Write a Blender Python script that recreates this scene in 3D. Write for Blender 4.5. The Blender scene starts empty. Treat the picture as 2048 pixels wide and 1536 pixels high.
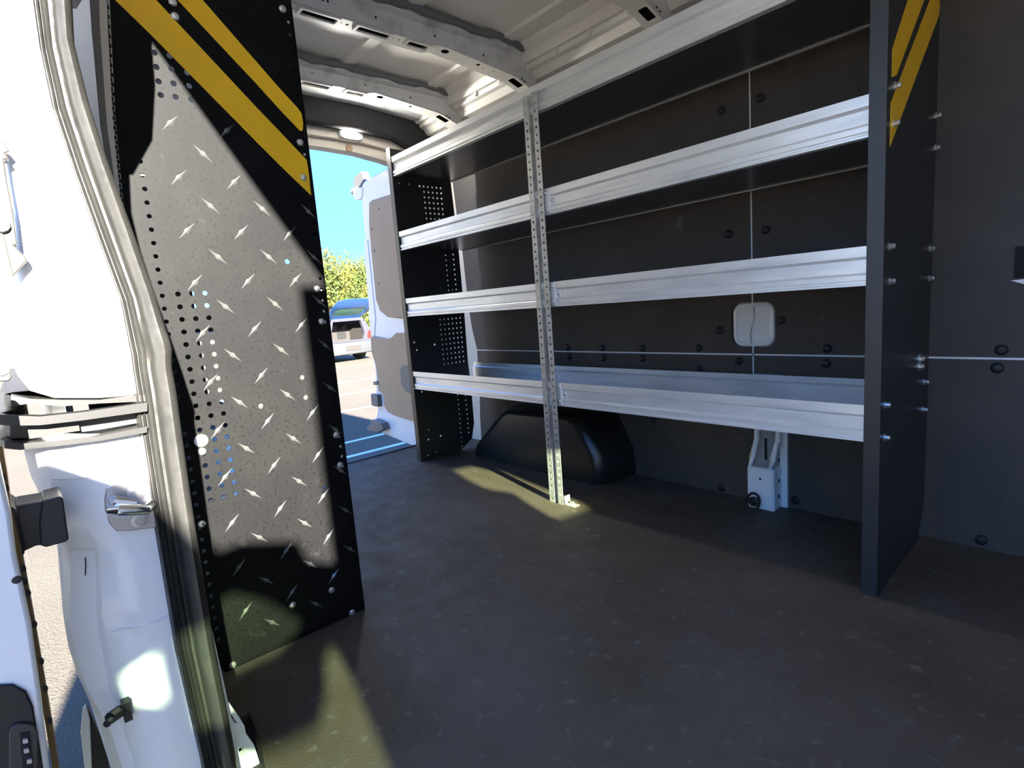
import bpy, bmesh, math, random
import numpy as np
from mathutils import Vector, Matrix, Euler
from mathutils.geometry import delaunay_2d_cdt

random.seed(7)
S = bpy.context.scene
COL = S.collection
PI = math.pi

# ------------------------------------------------------------------ camera
YAW, PITCH, ROLL = math.radians(48.7827), math.radians(-8.1420), math.radians(-4.3493)
F_PX, CX, CY, CAM_H = 1097.88, 1024.0, 768.0, 0.69
_f = np.array([-math.sin(YAW)*math.cos(PITCH), math.cos(YAW)*math.cos(PITCH), math.sin(PITCH)])
_r = np.array([math.cos(YAW), math.sin(YAW), 0.0])
_u = np.cross(_r, _f)
_r2 = math.cos(ROLL)*_r + math.sin(ROLL)*_u
_u2 = -math.sin(ROLL)*_r + math.cos(ROLL)*_u
cam = bpy.data.cameras.new('camera')
cam.sensor_width = 36.0
cam.lens = 36.0*F_PX/2048.0
cam.clip_start = 0.02
cam.clip_end = 500
camo = bpy.data.objects.new('camera', cam)
COL.objects.link(camo)
camo.matrix_world = Matrix(((_r2[0], _u2[0], -_f[0], 0), (_r2[1], _u2[1], -_f[1], 0), (_r2[2], _u2[2], -_f[2], CAM_H), (0, 0, 0, 1)))
S.camera = camo
CAMP = np.array([0, 0, CAM_H])

# ------------------------------------------------------------------ sky, sun, exposure
SUN_DIR = Vector((-1.0, 0.235, -0.385)).normalized()
SUN_STRENGTH = 12.0
SKY_STRENGTH = 0.47
S.view_settings.view_transform = 'Standard'
S.view_settings.look = 'None'
S.view_settings.gamma = 1.0
S.view_settings.use_curve_mapping = False
S.view_settings.exposure = 2.5

w = bpy.data.worlds.new('sky')
S.world = w
w.use_nodes = True
nt = w.node_tree
nt.nodes.clear()
wo = nt.nodes.new('ShaderNodeOutputWorld')
bg = nt.nodes.new('ShaderNodeBackground')
tc = nt.nodes.new('ShaderNodeTexCoord')
sx = nt.nodes.new('ShaderNodeSeparateXYZ')
cr = nt.nodes.new('ShaderNodeValToRGB')
nt.links.new(tc.outputs['Generated'], sx.inputs[0])
nt.links.new(sx.outputs['Z'], cr.inputs[0])
nt.links.new(cr.outputs[0], bg.inputs[0])
nt.links.new(bg.outputs[0], wo.inputs[0])
e = cr.color_ramp.elements
e[0].position = 0.0; e[0].color = (0.36, 0.56, 0.74, 1)
e[1].position = 1.0; e[1].color = (0.06, 0.26, 0.95, 1)
k = e.new(0.12); k.color = (0.18, 0.42, 0.78, 1)
k = e.new(0.35); k.color = (0.14, 0.36, 0.92, 1)
bg.inputs[1].default_value = SKY_STRENGTH

sl = bpy.data.lights.new('sun', 'SUN')
sl.energy = SUN_STRENGTH
sl.angle = math.radians(0.6)
sl.color = (1.0, 0.95, 0.86)
so = bpy.data.objects.new('sun', sl)
COL.objects.link(so)
so.rotation_euler = SUN_DIR.to_track_quat('-Z', 'Y').to_euler()
so.location = (8, -4, 6)


# ------------------------------------------------------------------ helpers
def ray(px, py):
    return _r2*((px-CX)/F_PX) - _u2*((py-CY)/F_PX) + _f

def onx(p, X):      # where the sight line through a traced point meets a real plane of the van
    v = ray(*p); return CAMP + v*(X/v[0])

def ony(p, Y):
    v = ray(*p); return CAMP + v*(Y/v[1])

def onz(p, Z):
    v = ray(*p); return CAMP + v*((Z-CAM_H)/v[2])


def principled(name, col, rough=0.5, metal=0.0, spec=0.5, coat=0.0, bump=None, mix=None, rnoise=None, emit=None, trans=0.0, aniso=None):
    """bump=(scale,strength,distance), mix=(scale,colour,lo,hi), rnoise=(scale,lo,hi)"""
    m = bpy.data.materials.new(name)
    m.use_nodes = True
    t = m.node_tree
    b = t.nodes['Principled BSDF']
    b.inputs['Base Color'].default_value = (*col, 1)
    b.inputs['Roughness'].default_value = rough
    b.inputs['Metallic'].default_value = metal
    b.inputs['Specular IOR Level'].default_value = spec
    b.inputs['Coat Weight'].default_value = coat
    b.inputs['Coat Roughness'].default_value = 0.08
    if trans:
        b.inputs['Transmission Weight'].default_value = trans
    tcn = t.nodes.new('ShaderNodeTexCoord')
    geo = t.nodes.new('ShaderNodeNewGeometry')
    def noise(scale, detail=4.0, stretch=None):
        n = t.nodes.new('ShaderNodeTexNoise')
        n.inputs['Scale'].default_value = scale
        n.inputs['Detail'].default_value = detail
        if stretch:
            mp = t.nodes.new('ShaderNodeMapping')
            mp.inputs['Scale'].default_value = stretch
            t.links.new(geo.outputs['Position'], mp.inputs[0])
            t.links.new(mp.outputs[0], n.inputs['Vector'])
        else:
            t.links.new(geo.outputs['Position'], n.inputs['Vector'])
        return n
    if mix:
        layers = mix if isinstance(mix, list) else [mix]
        prev = None
        for (sc, c2, lo, hi, *st) in layers:
            n = noise(sc, 6.0, st[0] if st else None)
            mr = t.nodes.new('ShaderNodeMapRange')
            mr.inputs['From Min'].default_value = lo
            mr.inputs['From Max'].default_value = hi
            t.links.new(n.outputs['Fac'], mr.inputs['Value'])
            mx = t.nodes.new('ShaderNodeMix'); mx.data_type = 'RGBA'
            t.links.new(mr.outputs[0], mx.inputs['Factor'])
            if prev is None:
                mx.inputs['A'].default_value = (*col, 1)
            else:
                t.links.new(prev, mx.inputs['A'])
            mx.inputs['B'].default_value = (*c2, 1)
            prev = mx.outputs['Result']
        t.links.new(prev, b.inputs['Base Color'])
    if rnoise:
        n = noise(rnoise[0], 5.0, rnoise[3] if len(rnoise) > 3 else None)
        mr = t.nodes.new('ShaderNodeMapRange')
        mr.inputs['From Min'].default_value = 0.3
        mr.inputs['From Max'].default_value = 0.7
        mr.inputs['To Min'].default_value = rnoise[1]
        mr.inputs['To Max'].default_value = rnoise[2]
        t.links.new(n.outputs['Fac'], mr.inputs['Value'])
        t.links.new(mr.outputs[0], b.inputs['Roughness'])
    if bump:
        n = noise(bump[0], 5.0, bump[3] if len(bump) > 3 else None)
        bp = t.nodes.new('ShaderNodeBump')
        bp.inputs['Strength'].default_value = bump[1]
        bp.inputs['Distance'].default_value = bump[2]
        t.links.new(n.outputs['Fac'], bp.inputs['Height'])
        t.links.new(bp.outputs[0], b.inputs['Normal'])
    if emit:
        b.inputs['Emission Color'].default_value = (*emit[0], 1)
        b.inputs['Emission Strength'].default_value = emit[1]
    return m


M = {}
M['mat'] = principled('rubber_mat', (0.074, 0.057, 0.040), 0.6, spec=0.3, bump=(420, 0.55, 0.004),
                      mix=[(3.0, (0.098, 0.080, 0.065), 0.4, 0.65), (38, (0.14, 0.12, 0.10), 0.60, 0.72)], rnoise=(14, 0.48, 0.7))
M['white'] = principled('white_paint', (0.84, 0.845, 0.85), 0.32, coat=0.35)
M['ceiling'] = principled('ceiling_primer', (0.80, 0.765, 0.70), 0.42, mix=(2.5, (0.76, 0.73, 0.67), 0.4, 0.6))
M['bow'] = principled('bow_paint', (0.66, 0.66, 0.66), 0.45, mix=(14, (0.42, 0.42, 0.42), 0.5, 0.7))
M['sealant'] = principled('grey_sealant', (0.17, 0.17, 0.18), 0.7, bump=(60, 0.8, 0.01))
M['panel'] = principled('black_lining_panel', (0.066, 0.056, 0.050), 0.55, spec=0.35, bump=(900, 0.25, 0.001), mix=[(7, (0.080, 0.066, 0.057), 0.45, 0.7), (16, (0.15, 0.15, 0.15), 0.70, 0.80)])
M['black'] = principled('black_plastic', (0.012, 0.012, 0.013), 0.5)
M['powder'] = principled('black_powder_coat', (0.026, 0.026, 0.028), 0.38, spec=0.6, bump=(1200, 0.2, 0.001))
M['tread'] = principled('scuffed_black_coat', (0.0046, 0.0046, 0.0048), 0.52, spec=0.12, bump=(700, 0.15, 0.001),
                        mix=[(9, (0.0064, 0.0064, 0.0062), 0.45, 0.65), (150, (0.0025, 0.002, 0.0018), 0.585, 0.62), (26, (0.013, 0.0125, 0.0115), 0.66, 0.76, (1, 1, 1))])
M['lozenge'] = principled('worn_steel_lozenge', (0.30, 0.295, 0.28), 0.3, metal=0.8)
M['arch'] = principled('wheel_arch_plastic', (0.012, 0.012, 0.012), 0.28, spec=0.6, bump=(700, 0.2, 0.001))
M['alu'] = principled('mill_aluminium', (0.95, 0.935, 0.90), 0.42, metal=0.5, spec=0.8, rnoise=(6, 0.32, 0.5, (1, 6, 12)), mix=(9, (0.80, 0.80, 0.79), 0.45, 0.7, (0.6, 2, 4)))
M['tray'] = principled('shaded_tray_aluminium', (0.30, 0.30, 0.31), 0.30, metal=0.95)  # aluminium darkened to carry the shade under the shelves
M['galv'] = principled('galvanised_steel', (0.62, 0.62, 0.60), 0.42, metal=0.5, mix=(40, (0.45, 0.45, 0.44), 0.4, 0.65))
M['bolt'] = principled('zinc_bolt', (0.78, 0.78, 0.76), 0.28, metal=0.9)
M['yellow'] = principled('yellow_vinyl', (1.0, 0.56, 0.008), 0.35, coat=0.2)
M['rubber'] = principled('weatherstrip_rubber', (0.026, 0.0255, 0.0235), 0.45, spec=0.4, mix=(60, (0.036, 0.0345, 0.031), 0.45, 0.7, (1, 1, 0.3)), rnoise=(90, 0.33, 0.55))
M['beige'] = principled('beige_trim', (0.50, 0.335, 0.20), 0.6, mix=(5, (0.47, 0.315, 0.19), 0.4, 0.6))
M['beigepaint'] = principled('cream_paint', (0.76, 0.69, 0.60), 0.45)
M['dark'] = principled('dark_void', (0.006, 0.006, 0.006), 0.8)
M['foam'] = principled('dark_headliner', (0.013, 0.012, 0.013), 0.9, bump=(120, 0.5, 0.004))
M['fluted'] = principled('fluted_plastic', (0.62, 0.60, 0.52), 0.5)
M['greytrim'] = principled('grey_edge_trim', (0.16, 0.155, 0.145), 0.5)
M['asphalt'] = principled('asphalt', (0.100, 0.082, 0.058), 0.9, bump=(110, 0.9, 0.02), mix=[(110, (0.128, 0.106, 0.076), 0.42, 0.62), (0.8, (0.094, 0.078, 0.056), 0.4, 0.7)])
M['linepaint'] = principled('line_paint', (0.75, 0.75, 0.72), 0.7)
M['leaf'] = principled('foliage', (0.040, 0.060, 0.006), 0.7, mix=(0.7, (0.080, 0.078, 0.008), 0.42, 0.62))
M['leafdark'] = principled('foliage_dark', (0.018, 0.034, 0.005), 0.7, mix=(0.9, (0.14, 0.17, 0.03), 0.45, 0.65))
M['bark'] = principled('pale_bark', (0.13, 0.118, 0.095), 0.8)
M['wall'] = principled('cream_render', (0.125, 0.115, 0.085), 0.85)
M['carbody'] = principled('car_silver_blue', (0.045, 0.045, 0.060), 0.3, metal=0.1, coat=0.6)
M['carblue'] = principled('car_blue_gloss', (0.012, 0.05, 0.16), 0.15, coat=0.8)
M['carint'] = principled('car_grey_lining', (0.024, 0.021, 0.018), 0.8)
M['carbump'] = principled('car_bumper', (0.045, 0.046, 0.050), 0.4)
M['glass'] = principled('dark_glass', (0.02, 0.05, 0.04), 0.05, coat=0.5)

def tinted(name, col):
    m = bpy.data.materials.new(name); m.use_nodes = True
    t = m.node_tree; t.nodes.clear()
    o = t.nodes.new('ShaderNodeOutputMaterial'); a = t.nodes.new('ShaderNodeBsdfTransparent'); g = t.nodes.new('ShaderNodeBsdfGlossy'); x = t.nodes.new('ShaderNodeMixShader')
    a.inputs[0].default_value = (*col, 1); g.inputs['Roughness'].default_value = 0.02; x.inputs[0].default_value = 0.06
    t.links.new(a.outputs[0], x.inputs[1]); t.links.new(g.outputs[0], x.inputs[2]); t.links.new(x.outputs[0], o.inputs[0])
    return m
M['tint'] = tinted('tinted_window', (0.50, 0.58, 0.46))
M['tyre'] = principled('tyre', (0.015, 0.015, 0.015), 0.8)
M['red'] = principled('red_lamp', (0.06, 0.012, 0.010), 0.3)
M['tan'] = principled('tan_edge', (0.19, 0.12, 0.05), 0.55)
M['steel'] = principled('zinc_plate', (0.50, 0.48, 0.49), 0.38, metal=0.7)
M['chrome'] = principled('polished_steel', (0.72, 0.74, 0.78), 0.14, metal=1.0)
M['greyrail'] = principled('rail_metal', (0.020, 0.0195, 0.019), 0.4, metal=0.2)
M['brownrail'] = principled('rail_recess', (0.010, 0.0085, 0.007), 0.5)
M['recess2'] = principled('rail_recess_pale', (0.032, 0.028, 0.024), 0.5)
M['recess_shade'] = principled('grey_recess_shade', (0.30, 0.32, 0.34), 0.4)  # grey carries the shade of the pillar recess
M['tint2'] = tinted('patch_dimming_pane', (0.66, 0.72, 0.57))
M['lamp'] = principled('lamp_lens', (0.9, 0.92, 0.9), 0.3, emit=((1.0, 1.0, 0.96), 8.0))
M['lampcase'] = principled('lamp_case', (0.72, 0.74, 0.70), 0.3)
M['rust'] = principled('orange_lens', (0.6, 0.16, 0.05), 0.4)


class MB:
    def __init__(s):
        s.v = []; s.f = []

    def add(s, vs, fs):
        o = len(s.v)
        s.v += [tuple(map(float, q)) for q in vs]
        s.f += [tuple(o+i for i in q) for q in fs]
        return s

    def box(s, x0, x1, y0, y1, z0, z1):
        return s.add([(x0, y0, z0), (x1, y0, z0), (x1, y1, z0), (x0, y1, z0), (x0, y0, z1), (x1, y0, z1), (x1, y1, z1), (x0, y1, z1)],
                     [(0, 3, 2, 1), (4, 5, 6, 7), (0, 1, 5, 4), (1, 2, 6, 5), (2, 3, 7, 6), (3, 0, 4, 7)])

    def prism(s, poly, ax, a0, a1):
        n = len(poly)
        def P(a, q):
            return (a, q[0], q[1]) if ax == 'x' else ((q[0], a, q[1]) if ax == 'y' else (q[0], q[1], a))
        vs = [P(a0, q) for q in poly]+[P(a1, q) for q in poly]
        fs = [tuple(range(n))[::-1], tuple(range(n, 2*n))]
        fs += [(i, (i+1) % n, n+(i+1) % n, n+i) for i in range(n)]
        return s.add(vs, fs)

    def plate(s, outer, holes, ax, a0, a1):
        """flat sheet with real openings"""
        pin, ein, lidx = [], [], []
        for lp in [outer]+holes:
            o = len(pin)
            pin += [Vector((float(q[0]), float(q[1]))) for q in lp]
            ein += [(o+k, o+(k+1) % len(lp)) for k in range(len(lp))]
            lidx.append([o+k for k in range(len(lp))])
        pv, pe, pf, ov, oe, of = delaunay_2d_cdt(pin, ein, [], 1, 1e-6)
        back = {}
        for k, src in enumerate(ov):
            for q in src:
                back[q] = k
        pts = [(q.x, q.y) for q in pv]
        owner = [-1]*len(pv)
        for h, lp in enumerate(lidx):
            for q in lp:
                owner[back[q]] = h
        def inside(x, y, lp):
            c = False
            for k in range(len(lp)):
                (x1, y1), (x2, y2) = pin[lp[k]], pin[lp[k-1]]
                if (y1 > y) != (y2 > y) and x < (x2-x1)*(y-y1)/(y2-y1)+x1:
                    c = not c
            return c
        tris = []
        for t in pf:
            h = owner[t[0]]
            if h > 0 and all(owner[q] == h for q in t):
                if inside(sum(pv[q].x for q in t)/len(t), sum(pv[q].y for q in t)/len(t), lidx[h]):
                    continue
            tris.append(tuple(t))
        lidx = [[back[k] for k in lp] for lp in lidx]
        def P(a, q):
            return (a, q[0], q[1]) if ax == 'x' else ((q[0], a, q[1]) if ax == 'y' else (q[0], q[1], a))
        n = len(pts)
        vs = [P(a0, q) for q in pts]+[P(a1, q) for q in pts]
        fs = list(tris)+[tuple(n+i for i in t[::-1]) for t in tris]
        for lp in lidx:
            for i in range(len(lp)):
                a, b = lp[i], lp[(i+1) % len(lp)]
                fs.append((a, b, n+b, n+a))
        return s.add(vs, fs)

    def tube(s, pts, r, n=10, caps=True):
        pts = [Vector(p) for p in pts]
        rs = r if isinstance(r, (list, tuple)) else [r]*len(pts)
        rings = []
        up = Vector((0.13, 0.21, 0.97)).normalized()
        for i, p in enumerate(pts):
            d = (pts[min(i+1, len(pts)-1)]-pts[max(i-1, 0)]).normalized()
            a = d.cross(up)
            if a.length < 1e-3:
                a = d.cross(Vector((1, 0, 0)))
            a.normalize(); b = d.cross(a)
            rings.append([p+(a*math.cos(2*PI*k/n)+b*math.sin(2*PI*k/n))*rs[i] for k in range(n)])
        vs = [q for rg in rings for q in rg]
        fs = []
        for i in range(len(pts)-1):
            for k in range(n):
                fs.append((i*n+k, i*n+(k+1) % n, (i+1)*n+(k+1) % n, (i+1)*n+k))
        if caps:
            fs.append(tuple(range(n))[::-1]); fs.append(tuple(range((len(pts)-1)*n, len(pts)*n)))
        return s.add(vs, fs)

    def lathe(s, c, axis, prof, n=14):
        """prof: list of (radius, distance along axis)"""
        c = Vector(c); d = Vector(axis).normalized()
        a = d.orthogonal().normalized(); b = d.cross(a)
        vs = []
        for (r, h) in prof:
            vs += [c+d*h+(a*math.cos(2*PI*k/n)+b*math.sin(2*PI*k/n))*r for k in range(n)]
        fs = []
        m = len(prof)
        for i in range(m-1):
            for k in range(n):
                fs.append((i*n+k, i*n+(k+1) % n, (i+1)*n+(k+1) % n, (i+1)*n+k))
        fs.append(tuple(range(n))[::-1]); fs.append(tuple(range((m-1)*n, m*n)))
        return s.add(vs, fs)

    def loft(s, rows, closed=False):
        n = len(rows[0])
        vs = [q for r in rows for q in r]
        fs = []
        for i in range(len(rows)-1):
            for k in range(n if closed else n-1):
                fs.append((i*n+k, i*n+(k+1) % n, (i+1)*n+(k+1) % n, (i+1)*n+k))
        return s.add(vs, fs)

    def mesh(s, name, m, origin=(0, 0, 0), angle=30):
        me = bpy.data.meshes.new(name)
        o = origin
        me.from_pydata([(q[0]-o[0], q[1]-o[1], q[2]-o[2]) for q in s.v], [], s.f)
        bm = bmesh.new(); bm.from_mesh(me)
        bmesh.ops.recalc_face_normals(bm, faces=bm.faces[:])
        bm.to_mesh(me); bm.free()
        me.materials.append(m)
        me.polygons.foreach_set('use_smooth', [True]*len(me.polygons))
        me.set_sharp_from_angle(angle=math.radians(angle))
        return me

    def build(s, name, m, parent=None, label=None, bevel=0.0, angle=30):
        if parent is not None:
            org = ORG[parent.name]
        else:
            xs = [q[0] for q in s.v]; ys = [q[1] for q in s.v]; zs = [q[2] for q in s.v]
            org = ((min(xs)+max(xs))/2, (min(ys)+max(ys))/2, min(zs))
        ob = bpy.data.objects.new(name, s.mesh(name, m, org, angle))
        COL.objects.link(ob)
        if parent is not None:
            ob.parent = parent
        else:
            ob.location = org
        ORG[ob.name] = org
        if label:
            ob['label'] = label
        if bevel:
            md = ob.modifiers.new('bevel', 'BEVEL')
            md.width = bevel; md.segments = 2; md.limit_method = 'ANGLE'; md.angle_limit = math.radians(40)
        return ob


ORG = {}


def thing(name, label, cat, loc, group=None):
    o = bpy.data.objects.new(name, None)
    COL.objects.link(o)
    o.location = loc
    o.empty_display_size = 0.1
    ORG[o.name] = tuple(loc)
    o['label'] = label; o['category'] = cat
    if group:
        o['group'] = group
    return o


def struct(o):
    o['kind'] = 'structure'
    return o


def struct_root(name, loc):
    o = bpy.data.objects.new(name, None)
    COL.objects.link(o)
    o.location = loc
    ORG[o.name] = tuple(loc)
    o['kind'] = 'structure'
    return o


def piece(name, me, pos, parent, rot=(0, 0, 0), scale=None):
    """one of many alike pieces: shares its mesh data"""
    o = bpy.data.objects.new(name, me)
    COL.objects.link(o)
    o.parent = parent
    g = ORG[parent.name]
    o.location = (pos[0]-g[0], pos[1]-g[1], pos[2]-g[2])
    o.rotation_euler = rot
    if scale:
        o.scale = scale
    ORG[o.name] = tuple(pos)
    return o


def circ(cx, cy, r, n=8, ph=0.0):
    return [(cx+r*math.cos(2*PI*i/n+ph), cy+r*math.sin(2*PI*i/n+ph)) for i in range(n)]


def rrect(x0, x1, y0, y1, r, n=4):
    out = []
    for (cx, cy, a) in ((x1-r, y1-r, 0), (x0+r, y1-r, PI/2), (x0+r, y0+r, PI), (x1-r, y0+r, 1.5*PI)):
        for i in range(n+1):
            t = a+PI/2*i/n
            out.append((cx+r*math.cos(t), cy+r*math.sin(t)))
    return out


# small shared pieces
bolt_x = MB().lathe((0, 0, 0), (1, 0, 0), [(0.0085, 0), (0.0085, 0.0025), (0.006, 0.003), (0.006, 0.009), (0.004, 0.0115)], 8).mesh('bolt', M['bolt'])
bolt_big = MB().lathe((0, 0, 0), (1, 0, 0), [(0.0125, 0), (0.0125, 0.003), (0.007, 0.0035), (0.007, 0.009), (0.005, 0.011)], 12).mesh('bolt', M['bolt'])
screw_y = MB().lathe((0, 0, 0), (0, -1, 0), [(0.006, 0), (0.006, 0.002), (0.003, 0.004)], 8).mesh('screw', M['bolt'])
pan_x = MB().lathe((0, 0, 0), (1, 0, 0), [(0.0075, 0), (0.0073, 0.0015), (0.0055, 0.0035), (0.002, 0.0044)], 12).mesh('bolt', M['bolt'])
rivet_y = MB().lathe((0, 0, 0), (0, -1, 0), [(0.013, 0), (0.0125, 0.004), (0.008, 0.008), (0.003, 0.009)], 10).mesh('push_rivet', M['black'])

# =========================================================================================
# STRUCTURE OF THE VAN
# =========================================================================================
X_REAR, X_FRONT, Y_WALL, Z_ROOF = -2.47, 1.2, 1.71, 1.66

# floor mat: full width behind the door opening, set back along the step
flo = MB().prism([(X_REAR, 0.04), (-1.02, 0.04), (-1.02, 0.205), (-0.93, 0.197), (-0.86, 0.183), (-0.4, 0.175), (X_FRONT, 0.175), (X_FRONT, 1.73), (X_REAR, 1.73)], 'z', -0.012, 0.0)
floor = struct(flo.build('floor', M['mat']))
MB().prism([(X_REAR, 0.04), (X_FRONT, 0.04), (X_FRONT, 1.73), (X_REAR, 1.73)], 'z', -0.10, -0.012).build('floor_pan', M['dark'], floor)
MB().box(-1.0, X_FRONT, -0.03, 0.175, -0.30, -0.28).build('step_well', M['black'], floor)

# rear sill with its ribbed step pad
sill = struct_root('trim_1', (X_REAR, 0.9, -0.08))
MB().box(X_REAR-0.135, X_REAR, 0.05, 1.70, -0.12, -0.052).build('sill', M['black'], sill)
rib_me = MB().box(-0.007, 0.007, -0.80, 0.80, 0, 0.016).mesh('rib', M['black'])
for i in range(5):
    piece('rib', rib_me, (X_REAR-0.015-0.026*i, 0.88, -0.052), sill)
MB().box(X_REAR-0.004, X_REAR+0.012, 0.05, 1.65, -0.02, 0.004).build('edge_strip', M['black'], sill)

# driver's-side wall: painted sheet metal with black lining panels in front
wall = struct_root('wall_left', (-0.6, 1.74, 0))
MB().box(X_REAR, X_FRONT, 1.728, 1.75, -0.05, 1.60).build('body_panel', M['beigepaint'], wall)
SX, SZ, G = -0.790, 0.479, 0.0026
def notch_right(x, z0, z1, r=0.032, dx=0.066):     # left half of the opening, seen as a bite from a panel's right edge
    lo = [(x-dx+r-r*math.sin(t), z0+r-r*math.cos(t)) for t in [PI/2*i/6 for i in range(7)]]
    hi = [(x-dx+r-r*math.cos(t), z1-r+r*math.sin(t)) for t in [PI/2*i/6 for i in range(7)]]
    return [(x, z0)]+lo+hi+[(x, z1)]
HZ0, HZ1 = 0.503, 0.643
edge = [(-2.20, 0.479), (-2.225, 0.58), (-2.239, 0.683), (-2.246, 0.82), (-2.252, 0.97), (-2.27, 1.12), (-2.284, 1.32), (-2.29, 1.55)]
ul = [(SX-G, SZ+G)] + notch_right(SX-G, HZ0, HZ1) + [(SX-G, 1.55)] + edge[::-1]
ul[-1] = (-2.20, SZ+G)
MB().prism(ul, 'y', Y_WALL, Y_WALL+0.012).build('wall_panel', M['panel'], wall)
ur = [(SX+G, SZ+G)] + [(2*(SX)-p[0], p[1]) for p in notch_right(SX-G, HZ0, HZ1)] + [(SX+G, 1.55), (X_FRONT, 1.55), (X_FRONT, SZ+G)]
MB().prism(ur, 'y', Y_WALL, Y_WALL+0.012).build('wall_panel', M['panel'], wall)
MB().prism([(-2.20, SZ-G), (-2.211, 0.22), (-2.222, 0.14), (-2.228, 0.0), (SX-G, 0.0), (SX-G, SZ-G)], 'y', Y_WALL, Y_WALL+0.012).build('wall_panel', M['panel'], wall)
MB().box(SX+G, X_FRONT, Y_WALL, Y_WALL+0.012, 0, SZ-G).build('wall_panel', M['panel'], wall)
MB().box(SX-G, SX+G, Y_WALL+0.0015, Y_WALL+0.004, 0.25, 1.55).build('seam_strip', M['white'], wall)
MB().box(-2.19, X_FRONT, Y_WALL+0.0015, Y_WALL+0.004, SZ-G, SZ+G).build('seam_strip', M['white'], wall)
for (x, z) in [(-0.878, 1.233), (-0.758, 1.233), (-0.863, 0.861), (-0.746, 0.856), (-0.898, 0.557), (-0.703, 0.585), (-0.975, 0.499), (-0.977, 0.426),
               (-0.836, 0.458), (-0.575, 0.500), (-0.578, 0.457), (-1.204, 0.497), (-1.205, 0.458), (-1.392, 0.496), (-1.390, 0.456),
               (-1.578, 0.496), (-1.574, 0.459), (-1.168, 0.227), (-0.905, 0.018), (-0.664, 0.026), (-0.2, 0.50), (-0.206, 0.457), (-0.22, 0.022)]:
    piece('push_rivet', rivet_y, (x, Y_WALL, z), wall)
# cargo tie slot near the front of the wall
MB().box(-0.185, -0.05, Y_WALL-0.004, Y_WALL+0.002, 0.665, 0.735).build('wall_slot', M['dark'], wall)
MB().prism([(-0.190, 0.660), (-0.13, 0.635), (-0.05, 0.625), (-0.05, 0.645), (-0.12, 0.665)], 'y', Y_WALL-0.010, Y_WALL+0.001).build('slot_lip', M['white'], wall)

# white pressed recess seen through the opening between the panels: two halves with a wavy joint
def half(sgn):
    def jx(z):
        t = (z-HZ0)/(HZ1-HZ0)
        return SX+0.0065*math.sin((t-0.5)*2.0*PI)+sgn*0.0014
    def ring_at(dx, ins, r, y):
        o = notch_right(0, HZ0+ins, HZ1-ins, r, dx)[1:-1]
        o = [(SX+sgn*(-p[0]), p[1]) for p in o]
        z0, z1 = HZ0+ins, HZ1-ins
        return [(q[0], y, q[1]) for q in o]+[(jx(z1+(z0-z1)*i/10), y, z1+(z0-z1)*i/10) for i in range(11)]
    rr = [ring_at(0.068, -0.002, 0.034, Y_WALL+0.011), ring_at(0.062, 0.004, 0.030, Y_WALL+0.002), ring_at(0.054, 0.013, 0.024, Y_WALL-0.001), ring_at(0.050, 0.017, 0.022, Y_WALL+0.003)]
    mb = MB().loft(rr, closed=True)
    mb.add(rr[-1], [tuple(range(len(rr[-1])))])
    return mb
half(-1).build('pressed_recess', M['white'], wall)
half(1).build('pressed_recess', M['white'], wall)
MB().box(SX-0.010, SX+0.010, Y_WALL+0.0125, Y_WALL+0.015, HZ0-0.01, HZ1+0.01).build('recess_gap', M['dark'], wall)

# beige pillar trim behind the end panel
pil = MB().prism([(-2.40, 0.0), (-2.18, 0.0), (-2.17, 0.10), (-2.17, 0.30), (-2.18, 0.479), (-2.22, 0.70), (-2.25, 1.0), (-2.28, 1.35), (-2.40, 1.4)], 'y', Y_WALL+0.013, Y_WALL+0.017)
pil.build('pillar_trim', M['beigepaint'], wall)
slot_me = MB().box(-0.018, 0.018, -0.002, 0.002, -0.003, 0.003).mesh('pillar_slot', M['dark'])
for i in range(5):
    piece('pillar_slot', slot_me, (-2.213, Y_WALL+0.0125, 0.205-0.026*i), wall)

# inner pillar foot: white box, two rails, recess greyed for shade, hanging ring
MB().prism(rrect(-0.785, -0.700, -0.004, 0.133, 0.008), 'y', 1.645, 1.712).build('pillar_foot', M['white'], wall, bevel=0.006)
MB().box(-0.705, -0.683, 1.700, 1.712, -0.004, 0.40).build('pillar_flange', M['white'], wall)
MB().box(-0.785, -0.70, 1.702, 1.711, 0.12, 0.42).build('pillar_back', M['recess_shade'], wall)
MB().tube([(-0.777, 1.655, 0.125), (-0.775, 1.662, 0.16), (-0.764, 1.672, 0.215), (-0.762, 1.675, 0.32), (-0.762, 1.675, 0.40)], 0.0085, 10).build('pillar_rail', M['white'], wall)
MB().tube([(-0.714, 1.655, 0.125), (-0.712, 1.662, 0.16), (-0.699, 1.672, 0.215), (-0.693, 1.675, 0.32), (-0.693, 1.675, 0.40)], 0.0095, 10).build('pillar_rail', M['white'], wall)
MB().box(-0.752, -0.745, 1.699, 1.703, 0.145, 0.215).build('pillar_slot', M['dark'], wall)
MB().lathe((-0.742, 1.6445, 0.098), (0, -1, 0), [(0.0035, 0), (0.0035, 0.0015)], 8).build('pillar_hole', M['dark'], wall)
for z in (0.035, 0.085, 0.15):
    MB().box(-0.6995, -0.698, 1.675, 1.681, z, z+0.012).build('pillar_slot', M['dark'], wall)
ring = thing('tie_down_ring', 'black tie-down ring hanging at the foot of the white pillar', 'ring', (-0.758, 1.632, 0.0))
MB().tube([(-0.758+0.020*math.cos(a)+0.004*math.sin(a), 1.628, 0.026+0.028*math.sin(a)) for a in [2*PI*i/20 for i in range(21)]], 0.0042, 8, caps=False).build('ring', M['black'], ring)
MB().lathe((-0.762, 1.645, 0.022), (0, -1, 0), [(0.015, 0), (0.015, 0.010), (0.010, 0.014), (0.009, 0.018)], 12).build('pivot', M['black'], ring)

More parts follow.
